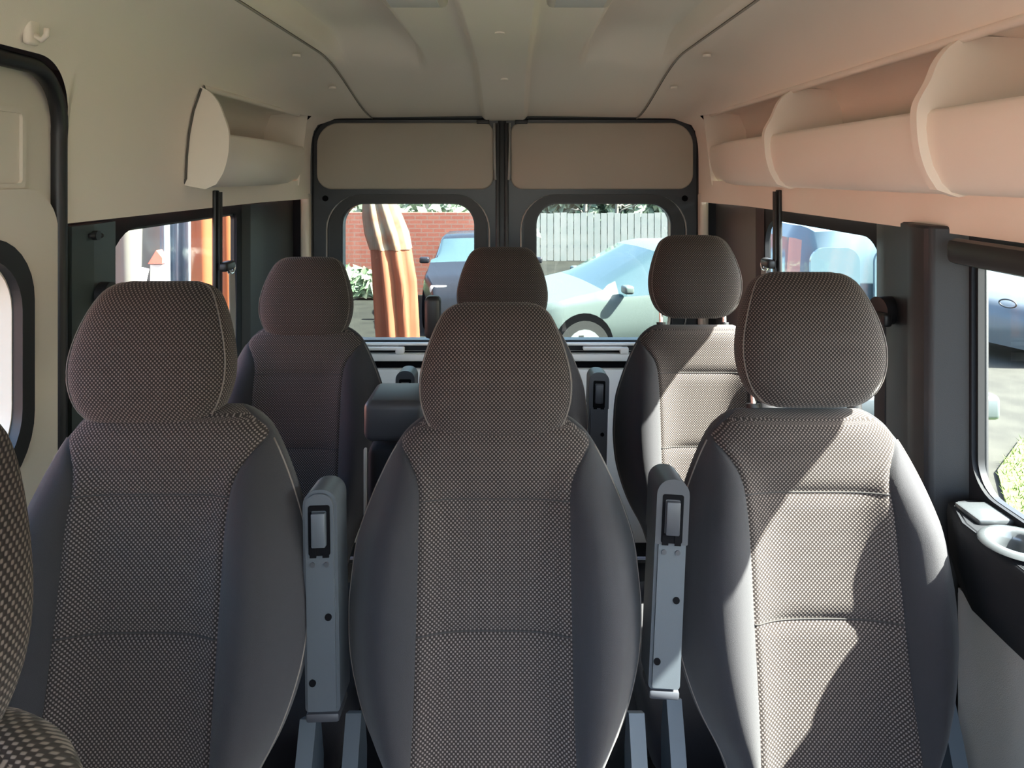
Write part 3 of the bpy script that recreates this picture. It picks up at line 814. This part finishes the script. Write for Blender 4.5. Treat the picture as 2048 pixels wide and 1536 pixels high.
# hanging cloths left of the van
def cloth(name, x0, x1, y, z0, z1, m, label, slant=0, folds=7, amp=.04, cat='cloth'):
    n = 60; V = []; Fc = []
    rows = 14
    for j in range(rows+1):
        t = j/rows; z = z0+(z1-z0)*t
        for i in range(n+1):
            s = i/n; x = x0+(x1-x0)*s+slant*(1-t)*(1 if True else 0)
            V.append((x, y+amp*math.sin(s*folds*2*pi+t*1.3)+amp*.5*math.sin(s*17+t*4), z))
    Fc = [(j*(n+1)+i, j*(n+1)+i+1, (j+1)*(n+1)+i+1, (j+1)*(n+1)+i) for j in range(rows) for i in range(n)]
    o = obj(name, V, Fc, m); sm = o.modifiers.new('thick', 'SOLIDIFY'); sm.thickness = .006
    return tag(o, label, cat)
YC = 5.0
cloth('orange_banner', -2.22, -1.72, YC, GZ, 2.2, M['orange'], 'bright orange hanging cloth seen through the rear left side window', slant=.0, folds=3, amp=.012)
cloth('tarpaulin', -2.56, -2.12, YC+.25, GZ, 2.2, M['tarpb'], 'bluish white hanging sheet next to the orange cloth', folds=5, amp=.02)
cloth('tarpaulin', -4.6, -2.5, YC+.6, GZ, 2.2, M['tarp'], 'creased off-white sheet left of the bluish sheet', folds=6, amp=.035)
sp = empty('support_post', (-2.45, 4.9, GZ)); tag(sp, 'grey support post with a red clamp on top in front of the white sheets', 'post')
box('post', (.04, .05, .88), (.09, .06, 1.76), M['grey'], sp); tube('brace', [(-.03, 0, 1.74), (-.22, -.02, .9)], .028, M['grey'], sp)
panel('clamp', [(-.01, 1.77), (.085, 1.77), (.085, 1.81), (.045, 1.86)], [], lambda a, b, d: (a, d, b), .08, M['red'], sp)
# added red brick side wall, bounces warm light onto the right of the ceiling
bl = box('brick_wall', (-6.5, 4.0, GZ+1.6), (.25, 21.0, 3.2), M['brick']); tag(bl, 'tall red brick wall added along the left side of the van to bounce warm light onto the ceiling', 'wall')

# cars ------------------------------------------------------------
def car(name, loc, ang, L, W, H, paint, label, kind='hatch'):
    root = empty(name, loc); root.rotation_euler.z = ang; tag(root, label, 'car' if kind != 'van' else 'van')
    w2 = W/2
    if kind == 'van':
        top = [(-.5*L, .9), (-.49*L, 1.5), (-.46*L, H-.05), (-.42*L, H), (.22*L, H), (.27*L, H-.08), (.40*L, 1.22), (.44*L, 1.12), (.49*L, .95), (.5*L, .7)]
        belt_z = 1.02
    else:
        top = [(-.5*L, .78), (-.49*L, 1.0), (-.45*L, 1.12), (-.36*L, H-.03), (-.25*L, H), (0, H+.01), (.06*L, H-.03), (.25*L, 1.0), (.30*L, .95), (.42*L, .84), (.48*L, .72), (.5*L, .55)]
        belt_z = .92
    xs_ = sorted(set([-.5*L+L*i/44 for i in range(45)]))
    V = []; rows = None; glass = []; body = []
    for x in xs_:
        tp = interp(top, x); e = abs(x)/(.5*L); wf = 1-.22*max(0, e-.78)/.22*1 if e > .78 else 1
        wb = w2*wf; bz = min(belt_z+(.04 if x < 0 else 0)-(.06*x/(.5*L)), tp-.03)
        top_in = wb*(.80 if kind != 'van' else .90) if tp-bz > .15 else wb*.93
        half = [(wb*.90, .22), (wb*.99, .34), (wb, .6), (wb*.985, bz-.06), (wb*.965, bz), (wb*.965-(wb*.965-top_in)*.92, bz+(tp-bz)*.86), (top_in*.93, tp-.012), (top_in*.5, tp), (0, tp+.008)]
        sec = half+[(-a, b) for a, b in reversed(half[:-1])]
        rows = len(sec); V += [(x, a, b) for a, b in sec]
    for i in range(len(xs_)-1):
        xm = (xs_[i]+xs_[i+1])/2; tp = interp(top, xm)
        for j in range(rows-1):
            f = (i*rows+j, (i+1)*rows+j, (i+1)*rows+j+1, i*rows+j+1)
            gl = False
            if kind == 'van':
                if j in (4, rows-6) and (-.44*L < xm < -.17*L or -.14*L < xm < .10*L or .13*L < xm < .30*L): gl = True
                if 5 <= j <= rows-7 and .27*L < xm < .38*L: gl = True
            else:
                if j in (4, rows-6) and tp-belt_z > .18 and not abs(xm+.02*L) < .015*L and -.40*L < xm < .22*L: gl = True
                if 5 <= j <= rows-7 and (.07*L < xm < .24*L): gl = True
                if 5 <= j <= rows-7 and (-.45*L < xm < -.37*L): gl = True
            (glass if gl else body).append(f)
        body.append((i*rows, i*rows+rows-1, (i+1)*rows+rows-1, (i+1)*rows))
    body.append(tuple(range(rows))); body.append(tuple((len(xs_)-1)*rows+k for k in range(rows)))
    def sub(faces):
        ids = sorted({v for f in faces for v in f}); mp = {v: i for i, v in enumerate(ids)}
        return [V[i] for i in ids], [tuple(mp[v] for v in f) for f in faces]
    v, f = sub(body); autosm(fix(obj('body', v, f, paint, root)), 40)
    v, f = sub(glass); obj('windows', v, f, M['carglass'], root, True)
    for sx in (-.31*L, .31*L):
        for s in (-1, 1):
            y = s*(w2-.06)
            cyl('wheel_arch', (sx, s*(w2-.25), .36), (sx, s*(w2+.004), .36), .37, M['black'], root, 28)
            wh = cyl('wheel', (sx, s*(w2-.18), .32), (sx, s*(w2+.012), .32), .32, M['tyre'], root, 28)
            cyl('rim', (sx, s*(w2-.1), .32), (sx, s*(w2+.018), .32), .22, M['rim'], wh, 20)
            for k in range(5):
                a = 2*pi*k/5; box('spoke_gap', (sx+.13*math.cos(a), s*(w2+.018), .32+.13*math.sin(a)), (.06, .006, .06), M['tyre'], wh)
    if kind != 'van':
        for s in (-1, 1):
            box('mirror', (.19*L, s*(w2+.06), 1.0), (.12, .16, .10), paint, root, .03, 3)
            box('head_lamp', (.455*L, s*w2*.68, .68), (.16, .28, .12), M['lens'], root, .04, 3)
            box('tail_lamp', (-.478*L, s*w2*.72, .88), (.12, .22, .22), M['red'], root, .03, 3)
    return root
car('parked_car', (1.96, 9.8, GZ), pi+math.radians(14), 4.4, 1.8, 1.46, M['silver'], 'silver hatchback seen through the right rear window')
car('parked_car', (-.50, 12.35, GZ), -pi/2, 3.5, 1.7, 1.36, M['black_paint'], 'black car in front of the brick wall seen through the left rear window')
car('parked_van', (3.12, 7.42, GZ), pi*.5, 3.0, 1.62, 1.95, M['blue_paint'], 'pale blue van with dark windows seen through the rear right side window', 'van')
vn = bpy.data.objects['parked_van']
for (a, b_) in ((.30, .70), (-.70, .18)):
    panel('rear_window', rrect(a, b_, 1.05, 1.78, [.03, .12, .12, .03]), [], lambda p, q, d: (-1.515-d, p, q), .03, M['carglass'], vn)
box('rear_bumper', (-1.55, 0, .5), (.14, 1.6, .2), M['white_paint'], vn, .04, 3)
wc = car('parked_car', (8.1, 10.2, GZ), pi*.0+math.radians(200), 4.3, 1.8, 1.42, M['white_paint'], 'white car with an oval badge seen through the large right side window')
V = []; Fc = []; rd = random.Random(5)
edge = [(3.2, 4.6), (3.85, 5.75), (4.5, 6.42), (7.0, 7.1), (9, 7.2), (9, 2.6), (3.2, 2.6)]
V = [(x, y, GZ+.03) for x, y in edge]+[(x, y, GZ) for x, y in edge]; Fc = [tuple(range(7))]+[(i, (i+1) % 7, 7+(i+1) % 7, 7+i) for i in range(7)]
for i in range(7000):
    x = rd.uniform(3.4, 5.8); y = rd.uniform(3.8, 6.9)
    if y > interp([(3.2, 4.6), (3.85, 5.75), (4.5, 6.42), (7.0, 7.1)], x): continue
    a = rd.uniform(0, pi); h = rd.uniform(.015, .05); k = len(V); dx, dy = .006*math.cos(a), .006*math.sin(a)
    V += [(x-dx, y-dy, GZ+.02), (x+dx, y+dy, GZ+.02), (x+rd.uniform(-.04, .04), y+rd.uniform(-.04, .04), GZ+.03+h)]; Fc.append((k, k+1, k+2))
gr = obj('grass_verge', V, Fc, M['grass'], None, False)
tag(gr, 'patch of bright green grass on the kerb below the right side window', 'grass', kind='stuff')

tube('badge', [(2.155, .40+.11*math.cos(a), .76+.05*math.sin(a)) for a in [2*pi*i/24 for i in range(24)]], .010, M['rubber'], wc, 6, True, up=Vector((1, 0, 0)))
